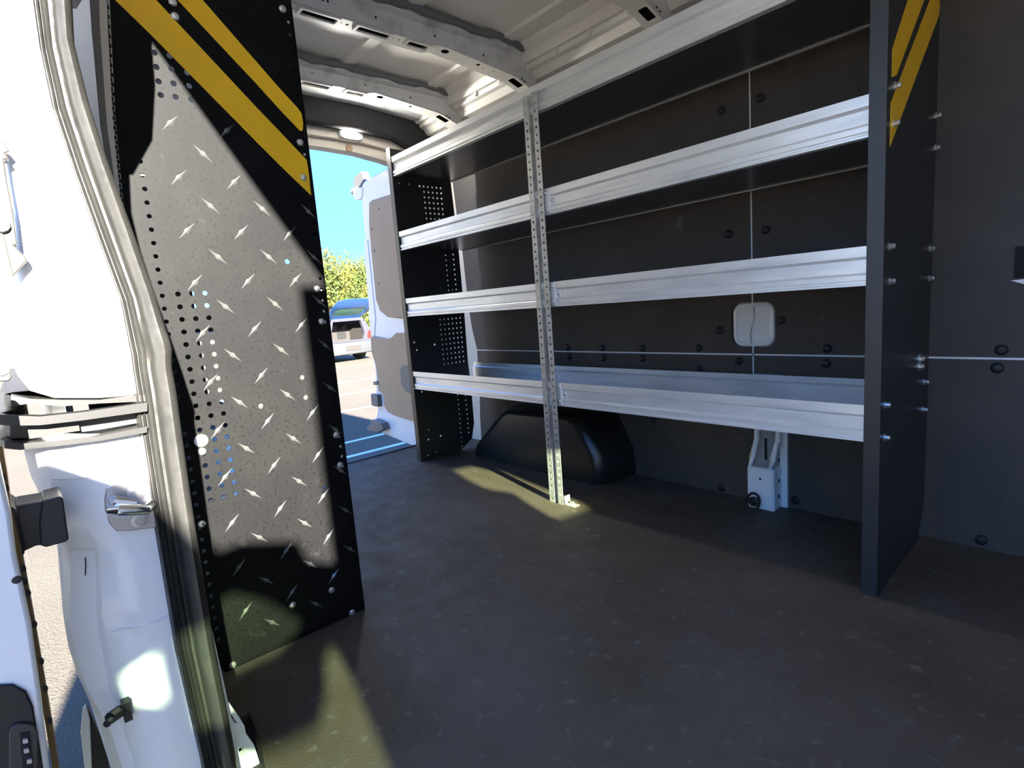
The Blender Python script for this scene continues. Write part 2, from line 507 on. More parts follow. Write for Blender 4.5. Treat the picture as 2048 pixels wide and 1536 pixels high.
# wheel arch box over the rear wheel
def arch_sec(y, g):
    return [(-2.055+g, 0.0), (-2.035+g*1.3, 0.055), (-1.84+g, 0.225-g*0.5), (-1.80+g, 0.243-g*0.5), (-1.40-g, 0.252-g*0.5), (-1.355-g, 0.232-g*0.5), (-1.285-g, 0.11), (-1.275-g, 0.03), (-1.285-g, 0.0)]
rows = []
for (y, g) in ((1.515, 0.035), (1.522, 0.012), (1.55, -0.004), (1.60, -0.012), (1.712, -0.02)):
    rows.append([(p[0], y, p[1]) for p in arch_sec(y, g)])
arch = MB().loft(rows)
arch.add(rows[0], [tuple(range(9))])
arch.build('wheel_arch', M['arch'], wall, angle=50)

# rear frame of the body around the open rear doors
rear = struct_root('wall_rear', (X_REAR, 0.9, 0))
MB().box(X_REAR-0.06, X_REAR-0.01, 1.66, 1.76, -0.1, 1.60).build('rear_pillar', M['beigepaint'], rear)
MB().box(X_REAR-0.06, X_REAR+0.0, 0.02, 0.10, -0.1, 1.60).build('rear_pillar', M['beigepaint'], rear)
hdr = [(0.0, 1.43), (0.3, 1.445), (0.9, 1.455), (1.15, 1.455), (1.30, 1.450), (1.44, 1.432), (1.56, 1.405), (1.70, 1.35), (1.76, 1.35), (1.76, 1.62), (0.0, 1.62)]
MB().prism(hdr, 'x', X_REAR-0.05, X_REAR+0.01).build('header', M['beigepaint'], rear)
# header face leans in toward the roof in two steps
lip = [(0.0, 1.49), (1.30, 1.492), (1.48, 1.475), (1.56, 1.455), (1.70, 1.42), (1.76, 1.42), (1.76, 1.60), (0, 1.60)]
MB().prism(lip, 'x', X_REAR+0.01, X_REAR+0.03).build('header_trim', M['beigepaint'], rear, bevel=0.006)
MB().lathe((X_REAR+0.012, 1.263, 1.466), (1, 0, 0), [(0.018, 0), (0.016, 0.004), (0.006, 0.005)], 12).build('header_plug', M['beige'], rear)
foam = [(0.0, 1.525), (1.30, 1.530), (1.47, 1.517), (1.53, 1.495), (1.60, 1.465), (1.76, 1.40), (1.76, 1.66), (0.0, 1.66)]
MB().prism(foam, 'x', X_REAR+0.03, X_REAR+0.075).build('headliner_band', M['foam'], rear, bevel=0.012)

lamp = thing('ceiling_lamp', 'lit white cargo lamp on the beige header above the rear doorway', 'lamp', (X_REAR+0.03, 1.262, 1.505))
def pad(poly_r, x0, x1, cy, cz, ry, rz):
    n = 20
    rows = []
    for (s_, x) in ((1.0, x0), (1.0, x0+(x1-x0)*0.55), (0.88, x1)):
        rows.append([(x, cy+ry*s_*math.copysign(abs(math.cos(2*PI*i/n))**0.6, math.cos(2*PI*i/n)), cz+rz*s_*math.copysign(abs(math.sin(2*PI*i/n))**0.6, math.sin(2*PI*i/n))) for i in range(n)])
    mb = MB().loft(rows, closed=True)
    mb.add(rows[-1], [tuple(range(n))])
    return mb
pad(None, X_REAR+0.028, X_REAR+0.045, 1.266, 1.520, 0.062, 0.027).build('housing', M['lampcase'], lamp)
pad(None, X_REAR+0.045, X_REAR+0.051, 1.258, 1.521, 0.034, 0.021).build('lens', M['lamp'], lamp)

ll = bpy.data.lights.new('lamp_light', 'AREA'); ll.shape = 'DISK'; ll.size = 0.08; ll.energy = 2.6; ll.color = (1.0, 0.97, 0.90)
lo_ = bpy.data.objects.new('lamp_light', ll); COL.objects.link(lo_)
lo_.location = (X_REAR+0.056, 1.258, 1.521); lo_.rotation_euler = Vector((1, 0, -0.15)).to_track_quat('-Z', 'Y').to_euler()

# roof: sheet with pressed ribs, bows across, side rail
ceil = struct_root('ceiling', (-0.6, 0.85, Z_ROOF))
def zroof(y):
    t = (y-0.85)/0.85
    return Z_ROOF+0.012-0.02*t*t
ys = [0.07+i*1.66/28 for i in range(29)]
rows = [[(x, y, zroof(y)) for y in ys] for x in (-2.42, X_FRONT)]
rows2 = [[(x, y, zroof(y)+0.012) for y in ys] for x in (-2.42, X_FRONT)]
rf = MB().loft(rows); rf.loft(rows2)
rf.build('roof_sheet', M['ceiling'], ceil)
MB().box(-2.6, X_FRONT+0.05, 0.07, 1.80, Z_ROOF+0.04, Z_ROOF+0.07).build('roof_skin', M['white'], ceil)
for yc in (0.28, 0.66, 1.10, 1.49):
    prof = [(yc-0.030, 0.004), (yc-0.022, -0.010), (yc+0.022, -0.010), (yc+0.030, 0.004)]
    rows = [[(x, q[0], zroof(yc)+q[1]) for q in prof] for x in (-2.42, X_FRONT)]
    MB().loft(rows).build('roof_rib', M['ceiling'], ceil)

def make_bow(xc, zb, oy=0.0):
    """roof bow: web facing forward, bottom flange with slots and holes, sealant bead against the sheet"""
    xw, xb = xc+0.036, xc-0.040        # front web, rear edge of the flange
    mb = MB()
    def drop(y):
        d = 0.0
        if y > 1.20:
            d -= 0.036*((y-1.20)/0.4)
        if y > 1.54:
            d -= 0.03*((y-1.54)/0.12)**1.5
        t = min(max((1.215+oy-y)/0.03, 0.0), 1.0)
        return d-0.011*t+0.004
    n = 60
    yy = [0.02+1.66*i/n for i in range(n+1)]
    rows = []
    for y in yy:
        z = zb+drop(y)
        rows.append([(xw+0.028, y, Z_ROOF-0.004), (xw+0.024, y, Z_ROOF-0.022), (xw+0.004, y, Z_ROOF-0.030), (xw, y, z+0.012), (xw-0.004, y, z+0.002), (xw-0.010, y, z)])
    mb.loft(rows)
    rows = []
    for y in yy:
        z = zb+drop(y)
        rows.append([(xb, y, z+0.0), (xb-0.004, y, z+0.006), (xb-0.004, y, Z_ROOF-0.02), (xb-0.02, y, Z_ROOF-0.004)])
    mb.loft(rows)
    web = mb.build('roof_bow', M['bow'], ceil)
    # bottom flange with real slots
    holes = [rrect(y0, y1, xc-0.013, xc+0.014, 0.003, 2) for (y0, y1) in ((0.30+oy, 0.40+oy), (0.50+oy, 0.60+oy), (0.748+oy, 0.852+oy), (0.925+oy, 1.030+oy))]
    holes += [rrect(1.105+oy, 1.177+oy, xc-0.013, xc+0.014, 0.003, 2)]
    holes += [circ(1.255+oy, xc+0.001, 0.0145, 14), circ(1.40+oy, xc+0.004, 0.008, 10), circ(1.375+oy, xc+0.010, 0.003, 6), circ(1.475, xc+0.004, 0.004, 6), circ(1.428+oy, xc-0.004, 0.003, 6), circ(1.070+oy, xc+0.0, 0.0042, 6), circ(1.050+oy, xc+0.0, 0.0032, 6), circ(0.889+oy, xc, 0.0055, 8), circ(0.870+oy, xc+0.002, 0.003, 6), circ(0.907+oy, xc, 0.003, 6),
              circ(0.722+oy, xc+0.002, 0.0035, 6), circ(0.739+oy, xc+0.001, 0.003, 6), rrect(1.560, 1.615, xc-0.016, xc+0.016, 0.004, 1)]
    out = [(y, xw-0.010) for y in yy]+[(y, xb) for y in yy[::-1]]
    b2 = MB().plate(out, holes, 'z', 0, -0.0015)
    # the plate lies in (y, x): move it down onto the bow
    b2.v = [(q[1], q[0], zb+drop(q[0])+q[2]) for q in b2.v]
    b2.build('bow_flange', M['ceiling'], web)
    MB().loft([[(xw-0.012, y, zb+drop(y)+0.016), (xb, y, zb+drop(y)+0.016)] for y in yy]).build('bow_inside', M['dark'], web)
    for (y0, y1) in ((0.748+oy, 0.852+oy), (0.925+oy, 1.030+oy), (1.105+oy, 1.177+oy)):
        out = rrect(y0-0.012, y1+0.012, xc-0.021, xc+0.023, 0.006, 3)
        fr = MB().plate(out, [rrect(y0-0.002, y1+0.002, xc-0.014, xc+0.015, 0.004, 3)], 'z', 0, -0.003)
        fr.v = [(q[1], q[0], zb+drop(q[0])-0.0016+q[2]) for q in fr.v]
        fr.build('slot_rim', M['ceiling'], web)
    hole_me = MB().lathe((0, 0, 0), (1, 0, 0), [(0.004, 0), (0.004, 0.0008)], 8).mesh('bow_hole', M['dark'])
    for (y, dz) in ((0.80, 0.028), (0.815, 0.028), (0.97, 0.026), (1.19, 0.024), (1.40, 0.02), (1.585, 0.0), (1.60, -0.002)):
        piece('bow_hole', hole_me, (xw+0.0012, y, zb+drop(y)+dz), web)
    # wavy sealant bead along the top
    pts = []
    for i in range(41):
        y = 0.03+1.62*i/40
        pts.append((xw+0.033+0.006*math.sin(y*23), y, Z_ROOF-0.006+0.004*math.sin(y*31)))
    MB().tube(pts, [0.011+0.005*math.sin(i*1.7)**2 for i in range(41)], 7).build('sealant_bead', M['sealant'], web)
make_bow(-1.655, 1.587)
make_bow(-2.155, 1.598, 0.018)
make_bow(-1.05, 1.587)

# rear roof pressing between last bow and the header
rows = []
for (x, z) in ((-2.235, 1.655), (-2.28, 1.650), (-2.33, 1.640), (-2.37, 1.635), (-2.40, 1.640), (-2.47, 1.655)):
    rows.append([(x, y, z-(0.03*max(0, (y-1.3)/0.4))) for y in ys])
MB().loft(rows).build('roof_pressing', M['bow'], ceil)

# side rail where roof meets wall
rail_prof = [(1.555, 1.655), (1.575, 1.640), (1.590, 1.636), (1.592, 1.622), (1.602, 1.606), (1.618, 1.606), (1.622, 1.590), (1.640, 1.584), (1.660, 1.560), (1.715, 1.552), (1.74, 1.552), (1.74, 1.67), (1.555, 1.67)]
MB().prism(rail_prof, 'x', -2.42, X_FRONT).build('side_rail', M['ceiling'], ceil)
tab_me = MB().prism([(-0.012, 0.0), (-0.004, -0.014), (0.004, -0.014), (0.012, 0.0)], 'y', 0, 0.012).mesh('rail_tab', M['ceiling'])
for i in range(14):
    piece('rail_tab', tab_me, (-2.1+0.16*i, 1.612, 1.606), ceil)
# same rail over the sliding door
MB().box(-2.42, X_FRONT, 0.070, 0.088, 1.49, 1.73).build('door_header', M['white'], ceil)

# passenger side: rear quarter and door pillar
side = struct_root('wall_right', (-1.4, 0.0, 0))
MB().box(X_REAR, -0.92, 0.016, 0.03, -0.35, 1.70).build('quarter_panel', M['white'], side)
MB().box(X_REAR, -1.20, 0.030, 0.040, 0.0, 1.5).build('quarter_lining', M['panel'], side)

XJ = -0.85
def jp(px, py, dx=0.0, X=XJ):
    q = onx((px, py), X)
    return (X+dx, q[1], q[2])
# upper jamb face (above the track): outline traced on the real plane of the jamb
up_poly = [(-70, -60), (-70, 60), (-60, 270), (8, 300), (30, 420), (35, 560), (44, 640), (38, 690), (26, 740), (60, 782), (110, 797), (200, 797), (300, 790), (300, 600), (210, 420), (130, 120), (120, -60)]
MB().prism([jp(*q)[1:] for q in up_poly], 'x', XJ-0.10, XJ).build('door_jamb', M['white'], side, bevel=0.008)
# lower jamb with pressed channels
rows_px = [(868, [60, 100, 150, 165, 230, 300]), (910, [48, 95, 148, 162, 232, 305]), (960, [62, 100, 155, 170, 240, 310]), (1040, [100, 118, 172, 190, 255, 318]), (1095, [118, 138, 190, 205, 270, 326]),
           (1110, [126, 140, 192, 206, 275, 328]), (1160, [131, 143, 196, 206, 280, 338]), (1230, [129, 141, 195, 204, 288, 350]), (1280, [134, 147, 200, 213, 295, 358]), (1330, [143, 156, 212, 227, 305, 366]),
           (1390, [163, 176, 222, 243, 318, 378]), (1440, [186, 204, 236, 252, 330, 386]), (1480, [206, 226, 252, 264, 338, 394]), (1536, [222, 244, 272, 284, 350, 404]), (1640, [250, 270, 300, 312, 375, 425])]
dxs_hi = [-0.030, -0.004, -0.003, -0.001, 0.0, -0.004]
dxs_lo = [-0.050, -0.018, -0.020, -0.003, 0.004, -0.004]
rows = []
for (py, cols) in rows_px:
    t = 0.0 if py <= 1095 else 1.0
    rows.append([jp(px, py, dxs_hi[i]*(1-t)+dxs_lo[i]*t) for i, px in enumerate(cols)])
lowj = MB().loft(rows)
back = [[(XJ-0.07, r[0][1]+0.004, r[0][2]), r[0]] for r in rows]
lowj.loft(back)
lowj.build('door_jamb', M['white'], side, angle=60)
MB().prism([rows[0][0][1:], (0.135, rows[0][0][2]), (0.16, 0.0), (0.12, -0.05), rows[-1][0][1:], rows[8][0][1:], rows[4][0][1:]], 'x', XJ-0.10, XJ-0.055).build('jamb_back', M['white'], side)
crease = MB()
crease.tube([jp(105, 958, 0.0), jp(140, 957, -0.001), jp(200, 953, 0.0), jp(265, 945, 0.0)], 0.0008, 5)
crease.tube([jp(222, 1262, 0.003), jp(280, 1251, 0.003), jp(338, 1234, 0.002)], 0.0009, 5)
crease.build('jamb_crease', M['white'], side)
MB().tube([jp(173, 1124, -0.018), jp(174, 1140, -0.018), jp(173, 1160, -0.018)], 0.0007, 5).build('jamb_crack', M['dark'], side)
# small black stop peg on the jamb
peg = MB()
a0, a1 = jp(208, 1424, 0.030), jp(250, 1412, 0.0)
peg.tube([a0, jp(222, 1420, 0.02)], 0.0045, 8)
peg.tube([jp(216, 1421, 0.02), jp(240, 1415, 0.008)], 0.0075, 8)
peg.box(XJ-0.002, XJ+0.012, jp(240, 1400)[1], jp(258, 1400)[1], jp(250, 1436)[2], jp(250, 1397)[2])
peg.build('stop_peg', M['black'], side)

# striker
st = MB()
plate_px = [(208, 1000), (212, 976), (228, 966), (262, 960), (300, 957), (312, 1053), (262, 1060), (232, 1061), (218, 1046), (210, 1022)]
st.prism([jp(*q)[1:] for q in plate_px], 'x', XJ-0.001, XJ+0.005)
striker = st.build('striker_plate', M['steel'], side, bevel=0.0015)
c0 = jp(228, 1010, 0.004); c1 = jp(300, 1008, 0.004)
MB().tube([jp(222, 1024, 0.004), jp(224, 1016, 0.016), jp(236, 1012, 0.024), jp(262, 1012, 0.025), jp(286, 1012, 0.022), jp(300, 1006, 0.010), jp(302, 1004, 0.004)], [0.006, 0.008, 0.0085, 0.008, 0.007, 0.006, 0.005], 12).build('striker_loop', M['chrome'], striker)
MB().tube([jp(224, 998, 0.004), jp(230, 996, 0.018), jp(262, 1000, 0.020), jp(270, 1002, 0.006)], [0.006, 0.007, 0.006, 0.004], 10).build('striker_loop', M['chrome'], striker)
scr = MB().lathe((0, 0, 0), (1, 0, 0), [(0.0105, 0), (0.010, 0.003), (0.0055, 0.0035), (0.005, 0.0015)], 14).mesh('striker_screw', M['steel'])
for q in ((270, 985), (278, 1038)):
    piece('striker_screw', scr, jp(*q, 0.005), striker)

# sliding-door track on the quarter, wrapping round the corner
def wrap(zc_list, dx):
    return zc_list
track = struct_root('trim_2', jp(150, 830))
def band(name, px_list, depth, m, t, bev=0.0):
    """horizontal rail: list of (px, upper py, lower py) along the jamb, then round the corner to the rear"""
    top = [jp(p[0], p[1], depth) for p in px_list]
    bot = [jp(p[0], p[2], depth) for p in px_list]
    top = [(top[0][0]-0.9, top[0][1]-0.012, top[0][2]), (top[0][0]-0.03, top[0][1]-0.006, top[0][2])]+top
    bot = [(bot[0][0]-0.9, bot[0][1]-0.012, bot[0][2]), (bot[0][0]-0.03, bot[0][1]-0.006, bot[0][2])]+bot
    n = len(top)
    inner_t = [(q[0]-t if i > 1 else q[0], q[1]+(t if i < 2 else 0), q[2]) for i, q in enumerate(top)]
    inner_b = [(q[0]-t if i > 1 else q[0], q[1]+(t if i < 2 else 0), q[2]) for i, q in enumerate(bot)]
    return MB().loft([inner_t, top, bot, inner_b]).build(name, m, track, angle=40)
band('track_shadow', [(22, 790, 812), (60, 797, 806), (120, 800, 812), (200, 800, 806), (290, 788, 802)], 0.006, M['brownrail'], 0.05)  # dark band coloured in for the shadow above the track
band('track_upper_rail', [(0, 826, 846), (20, 828, 848), (80, 830, 847), (160, 822, 838), (290, 803, 820)], 0.018, M['greyrail'], 0.02)
band('track_recess', [(20, 846, 880), (55, 848, 878), (120, 846, 872), (200, 838, 862), (290, 820, 846)], -0.012, M['recess2'], 0.02)
band('track_lower_rail', [(10, 878, 893), (40, 884, 896), (110, 878, 889), (200, 868, 878), (290, 850, 862)], 0.016, M['greyrail'], 0.03)
MB().box(XJ-0.02, XJ-0.004, jp(55, 860)[1], jp(160, 860)[1], jp(100, 872)[2], jp(100, 846)[2]).build('track_stop', M['brownrail'], track)

# weatherstrip
path = [(-80, 52, 138), (0, 60, 145), (100, 75, 150), (220, 100, 180), (340, 140, 219), (480, 190, 270), (600, 235, 311), (680, 250, 336), (705, 255, 343), (740, 260, 344), (790, 268, 353), (880, 281, 365), (1000, 300, 382), (1150, 325, 405), (1300, 350, 430), (1430, 380, 455), (1536, 405, 475), (1640, 430, 496)]
prof = [(0.0, -0.03), (0.0, 0.002), (0.05, 0.010), (0.085, 0.003), (0.11, 0.003), (0.15, 0.012), (0.185, 0.004), (0.21, 0.004), (0.26, 0.012), (0.34, 0.010), (0.40, 0.002), (0.47, 0.002), (0.50, 0.014), (0.60, 0.024), (0.74, 0.027), (0.88, 0.020), (0.97, 0.008), (1.0, -0.006), (0.98, -0.03)]
fine = []
for i in range(len(path)-1):
    for t in (0, 0.34, 0.67):
        fine.append(tuple(path[i][k]*(1-t)+path[i+1][k]*t for k in range(3)))
fine.append(path[-1])
rows = []
for (py, l, r) in fine:
    A, B = onx((l, py), XJ), onx((r, py-6), XJ)
    bulge = 0.006*math.exp(-((py-690)/30)**2)
    rows.append([(XJ+d+(bulge if 0.45 < u_ else 0), A[1]*(1-u_)+B[1]*u_, A[2]*(1-u_)+B[2]*u_) for (u_, d) in prof])
seal = struct(MB().loft(rows).build('trim_3', M['rubber'], None, angle=50))

# inner pillar behind the seal, with the cut edge of the lining
inn = MB().prism([onx(q, -1.03)[1:] for q in [(60, -80), (174, -80), (183, 60), (200, 250), (231, 440), (300, 700), (200, 700), (60, 100)]], 'x', -1.06, -1.03)
inn.build('inner_pillar', M['white'], side)
def strip(name, pts, X, m, th=0.004):
    return MB().prism([onx(q, X)[1:] for q in pts], 'x', X-th, X).build(name, m, side)
strip('edge_trim', [(176, -80), (196, -80), (200, 60), (214, 250), (240, 440), (231, 440), (200, 250), (184, 60)], -1.09, M['greytrim'])
strip('edge_trim', [(195, -80), (210, -80), (216, 60), (226, 250), (245, 440), (239, 440), (212, 250), (199, 60)], -1.10, M['beigepaint'])
flu = strip('fluted_edge', [(208, -80), (216, -80), (222, 60), (232, 250), (252, 460), (246, 460), (226, 250), (215, 60)], -1.11, M['fluted'])
fl_me = MB().box(0, 0.0015, -0.0018, 0.0018, -0.0030, 0.0030).mesh('flute', M['dark'])
for i in range(46):
    t = i/45.0
    px = 213+22*t+11*t*t; py = -5+435*t
    q = onx((px, py), -1.11)
    piece('flute', fl_me, (-1.11, q[1]+0.0008*(-1)**i, q[2]), flu)

MB().prism([(0.05, 1.092), (0.112, 1.092), (0.150, 1.155), (0.168, 1.25), (0.185, 1.5), (0.05, 1.5)], 'x', XJ-0.04, XJ).build('added_gusset', M['white'], side)  # unseen plate added to cast the upper-left edge of the panel's sun patch
# door-track bracket on the sill and the gap beside the mat
sb = MB()
brk_px = [(440, 1396), (458, 1406), (478, 1434), (489, 1452), (492, 1468), (508, 1490), (514, 1508), (520, 1530), (526, 1580), (470, 1580), (446, 1480)]
sb.plate([onx(q, -0.90)[1:] for q in brk_px], [[onx(q, -0.90)[1:] for q in [(475, 1499), (487, 1493), (489, 1511), (478, 1518)]],
                                               [onx(q, -0.90)[1:] for q in [(452, 1417), (457, 1421), (474, 1446), (470, 1447)]]], 'x', -0.915, -0.90)
sb.build('track_bracket', M['white'], side)

# sliding door, slid back along the side of the van
slide = struct_root('door_2', (-1.3, -0.12, -0.2))
XD = -0.75
def dp(px, py, dx=0.0, X=XD):
    q = onx((px, py), X); return (X+dx, q[1], q[2])
edge_px = [(-30, 760), (-14, 860), (2, 940), (22, 1030), (32, 1110), (62, 1250), (83, 1400), (98, 1536), (118, 1700)]
poly = [dp(*q)[1:] for q in edge_px]
poly = poly + [(-0.055, -0.2), (-0.20, -0.2), (-0.20, poly[0][1])]
MB().prism(poly, 'x', XD-0.02, XD).build('door_edge', M['white'], slide, bevel=0.004)
MB().box(-2.05, XD-0.02, -0.20, -0.14, -0.25, 0.80).build('door_skin', M['white'], slide)
fl_px_in = [(4, 900), (14, 960), (22, 1030), (42, 1110), (68, 1250), (94, 1400), (117, 1536), (140, 1700)]
rows = [[dp(q[0]-14, q[1], -0.022), dp(q[0]-7, q[1], -0.024), dp(*q, -0.026), dp(*q, -0.050)] for q in fl_px_in]
flg = MB().loft(rows).build('door_flange', M['tan'], slide)
plug = MB().lathe((0, 0, 0), (1, 0.3, 0), [(0.0042, -0.001), (0.0042, 0.002), (0.002, 0.003)], 8).mesh('flange_plug', M['black'])
for q in ((47, 1150), (50, 1176), (57, 1200), (70, 1264), (84, 1340), (92, 1396), (101, 1462), (5, 962), (12, 985)):
    piece('flange_plug', plug, dp(q[0], q[1], -0.022), slide, scale=(0.5, 0.5, 1.0))
MB().lathe(dp(33, 1160, -0.001), (1, 0, 0), [(0.0045, 0), (0.004, 0.001), (0.002, 0.0015)], 12).build('edge_plug', M['black'], slide)
lat_px = [(-40, 1375), (-10, 1368), (25, 1366), (52, 1380), (66, 1410), (78, 1480), (88, 1545), (92, 1620), (-40, 1620)]
latch = MB().prism([dp(*q)[1:] for q in lat_px], 'x', XD, XD+0.004).build('latch', M['black'], slide, bevel=0.0015)
MB().prism([dp(*q)[1:] for q in rrect(18, 76, 1440, 1560, 22)], 'x', XD+0.004, XD+0.0075).build('latch_body', M['powder'], latch, bevel=0.001)
MB().prism([dp(*q)[1:] for q in [(40, 1460), (58, 1456), (66, 1530), (46, 1536)]], 'x', XD+0.0075, XD+0.009).build('latch_slot', M['dark'], latch)
for (px, py) in ((50, 1470), (52, 1489), (58, 1510)):
    MB().prism([dp(*q)[1:] for q in [(px-5, py-3), (px+5, py-5), (px+6, py+3), (px-4, py+5)]], 'x', XD+0.009, XD+0.0125).build('latch_tooth', M['steel'], latch)
# rubber stop block on the door
bl = MB()
XB = -0.79
def bp(px, py, dx=0.0):
    q = onx((px, py), XB); return (XB+dx, q[1], q[2])
bl.prism([bp(*q)[1:] for q in [(85, 999), (120, 990), (126, 995), (137, 1076), (132, 1081), (92, 1092), (80, 1088), (78, 1040)]], 'x', XB-0.05, XB+0.006)
bl.prism([bp(*q)[1:] for q in [(30, 1012), (72, 1005), (86, 1002), (90, 1090), (72, 1092), (46, 1104), (36, 1118), (28, 1122), (18, 1060)]], 'x', XB-0.05, XB)
bl.prism([bp(*q)[1:] for q in [(3, 992), (14, 1002), (32, 1014), (50, 1100), (34, 1120), (30, 1138), (16, 1080)]], 'x', XB-0.05, XB+0.012)
bl.build('stop_block', M['black'], slide, bevel=0.003)
# centre hinge arm seen at the left edge of the opening
XA = -0.83
def ap(px, py, dx=0.0):
    q = onx((px, py), XA); return (XA+dx, q[1], q[2])
ar = MB().prism([ap(*q)[1:] for q in [(-30, 270), (2, 280), (20, 302), (10, 306), (18, 318), (8, 318), (12, 350), (20, 392), (27, 430), (35, 490), (27, 490), (50, 512), (54, 522), (26, 552), (20, 530), (4, 462), (-30, 460)]], 'x', XA-0.02, XA)
ar.build('hinge_arm', M['recess2'], slide, bevel=0.002)
MB().lathe(ap(0, 450, 0.0), (1, 0, 0), [(0.009, 0), (0.008, 0.006)], 12).build('hinge_pin', M['greytrim'], slide)
MB().prism([ap(*q)[1:] for q in [(-20, 748), (6, 752), (22, 744), (24, 755), (18, 762), (-20, 765)]], 'x', XA-0.01, XA).build('roller', M['brownrail'], slide, bevel=0.001)
# lower roller arm low down between the door and the body
XL = -1.05
def lp(px, py):
    return onx((px, py), XL)[1:]
MB().prism([lp(*q) for q in [(166, 1420), (172, 1412), (180, 1440), (186, 1600), (176, 1600), (162, 1470)]], 'x', XL-0.01, XL).build('roller_arm', M['white'], slide, bevel=0.002)
MB().prism([lp(*q) for q in [(178, 1425), (198, 1470), (218, 1500), (222, 1600), (188, 1600), (182, 1470)]], 'x', XL-0.03, XL-0.012).build('roller_bracket', M['black'], slide)

# bulkhead put in with its opening cut to shape the sun patch, and the open front passenger door that shades the doorway
fw = struct_root('wall_front', (X_FRONT, 0.9, 0))
hole = [(0.575, 1.215), (0.66, 1.205), (0.70, 1.155), (0.735, 1.14), (0.748, 1.06), (0.765, 0.99), (0.782, 0.94), (0.765, 0.915), (0.622, 0.922), (0.622, 0.985), (0.635, 1.045), (0.580, 1.085), (0.565, 1.15)]
MB().plate([(-0.105, -0.3), (1.75, -0.3), (1.75, 1.68), (-0.105, 1.68)], [hole], 'x', X_FRONT, X_FRONT+0.03).build('added_bulkhead', M['white'], fw)  # out of view; white so it bounces fill light into the cargo bay
MB().box(X_FRONT+0.031, X_FRONT+0.034, 0.5, 0.85, 0.86, 1.26).build('tinted_pane', M['tint2'], fw)  # pane added to dim the sun patch on the mat
fd = struct_root('door_3', (1.5, -0.5, -0.3))
frame_poly = [(-1.05, -0.45), (-0.0, -0.45), (-0.0, 1.10), (-0.19, 1.178), (-0.235, 1.20), (-0.25, 1.252), (-0.36, 1.288), (-0.40, 1.284), (-0.465, 1.40), (-0.55, 1.462), (-0.80, 1.48), (-1.05, 1.30)]
quarter_a = [(-0.525, 1.165), (-0.482, 1.180), (-0.481, 1.095), (-0.52, 1.12)]
quarter = [(-0.456, 1.188), (-0.395, 1.20), (-0.335, 1.155), (-0.268, 1.075), (-0.275, 1.05), (-0.32, 1.03), (-0.41, 1.03), (-0.452, 1.035)]
lowwin = [(-0.60, 0.94), (-0.43, 0.965), (-0.385, 0.935), (-0.335, 0.93), (-0.29, 0.93), (-0.262, 0.955), (-0.242, 1.00), (-0.215, 1.01), (-0.205, 0.96), (-0.20, 0.88), (-0.20, 0.62), (-0.60, 0.62)]
MB().plate(frame_poly, [quarter_a, quarter, lowwin], 'x', 1.5, 1.53).build('door_frame', M['white'], fd)
MB().prism([(q[0]*1.0, q[1]) for q in [(-0.62, 0.61), (-0.19, 0.61), (-0.19, 1.04), (-0.24, 1.22), (-0.62, 1.22)]], 'x', 1.532, 1.536).build('tinted_pane', M['tint'], fd)

# rear door on the driver's side, swung open
rd = struct_root('door_1', (-2.5, 1.66, -0.1))
HA = math.radians(3.0)
dd = Vector((-math.cos(HA), math.sin(HA), 0)); dn = Vector((-math.sin(HA), -math.cos(HA), 0))   # along the door, and inward normal
HB = Vector((-2.54, 1.655, 0))
def rp(u_, z, n_=0.0):
    q = HB+dd*u_+dn*n_
    return (q.x, q.y, z)
RD_DOOR = True
def rdoor_uz(p, n_=0.0):
    """point on the door's inner plane hit by a traced sight line"""
    v = Vector(ray(*p)); c = Vector(CAMP)
    o = HB+dn*n_
    t = (o-c).dot(dn)/v.dot(dn)
    q = c+v*t
    return ((q-HB).dot(dd), q.z)
def dprism(poly, n0, n1):
    n = len(poly)
    mb = MB()
    vs = [rp(a, b, n0) for a, b in poly]+[rp(a, b, n1) for a, b in poly]
    fs = [tuple(range(n)), tuple(range(n, 2*n))[::-1]]+[(i, (i+1) % n, n+(i+1) % n, n+i) for i in range(n)]
    return mb.add(vs, fs)
shell_px = [(722, 372), (728, 362), (770, 337), (830, 312), (842, 700), (860, 905), (818, 890), (766, 868), (748, 850), (752, 836), (757, 806), (752, 790), (750, 740), (744, 700), (738, 640), (735, 560), (730, 480), (724, 420)]
shell = [rdoor_uz(q) for q in shell_px]
dprism(shell, -0.06, 0.0).build('door_shell', M['white'], rd, bevel=0.01)
dprism([rdoor_uz(q, 0.0) for q in [(729, 480), (736, 480), (752, 640), (748, 690), (741, 640), (734, 560)]], -0.01, 0.004).build('door_edge', M['white'], rd, bevel=0.003)
dprism([rdoor_uz(q, 0.010) for q in [(738, 405), (744, 400), (775, 390), (830, 375), (835, 640), (800, 637), (775, 634), (760, 622), (752, 600), (748, 560), (742, 500), (738, 450)]], 0.0, 0.012).build('trim_panel', M['beige'], rd, bevel=0.006)
dprism([rdoor_uz(q, 0.010) for q in [(742, 675), (746, 672), (776, 678), (784, 674), (792, 666), (840, 664), (860, 850), (826, 842), (792, 832), (776, 824), (769, 812), (767, 792), (764, 786), (757, 782), (756, 760), (752, 730), (744, 706)]], 0.0, 0.014).build('trim_panel', M['beige'], rd, bevel=0.005)
hp = dprism([rdoor_uz(q, 0.016) for q in [(800, 740), (806, 730), (830, 730), (830, 790), (812, 784), (803, 770)]], 0.014, 0.017).build('door_pull', M['greytrim'], rd, bevel=0.002)
tr = MB().lathe((0, 0, 0), (dn.x, dn.y, 0), [(0.009, 0), (0.007, 0.004), (0.002, 0.005)], 8).mesh('trim_clip', M['beige'])
for q in ((757, 417), (743, 457), (748, 501), (757, 566), (752, 690), (760, 770)):
    a, b = rdoor_uz(q, 0.014)
    piece('trim_clip', tr, rp(a, b, 0.012), rd)
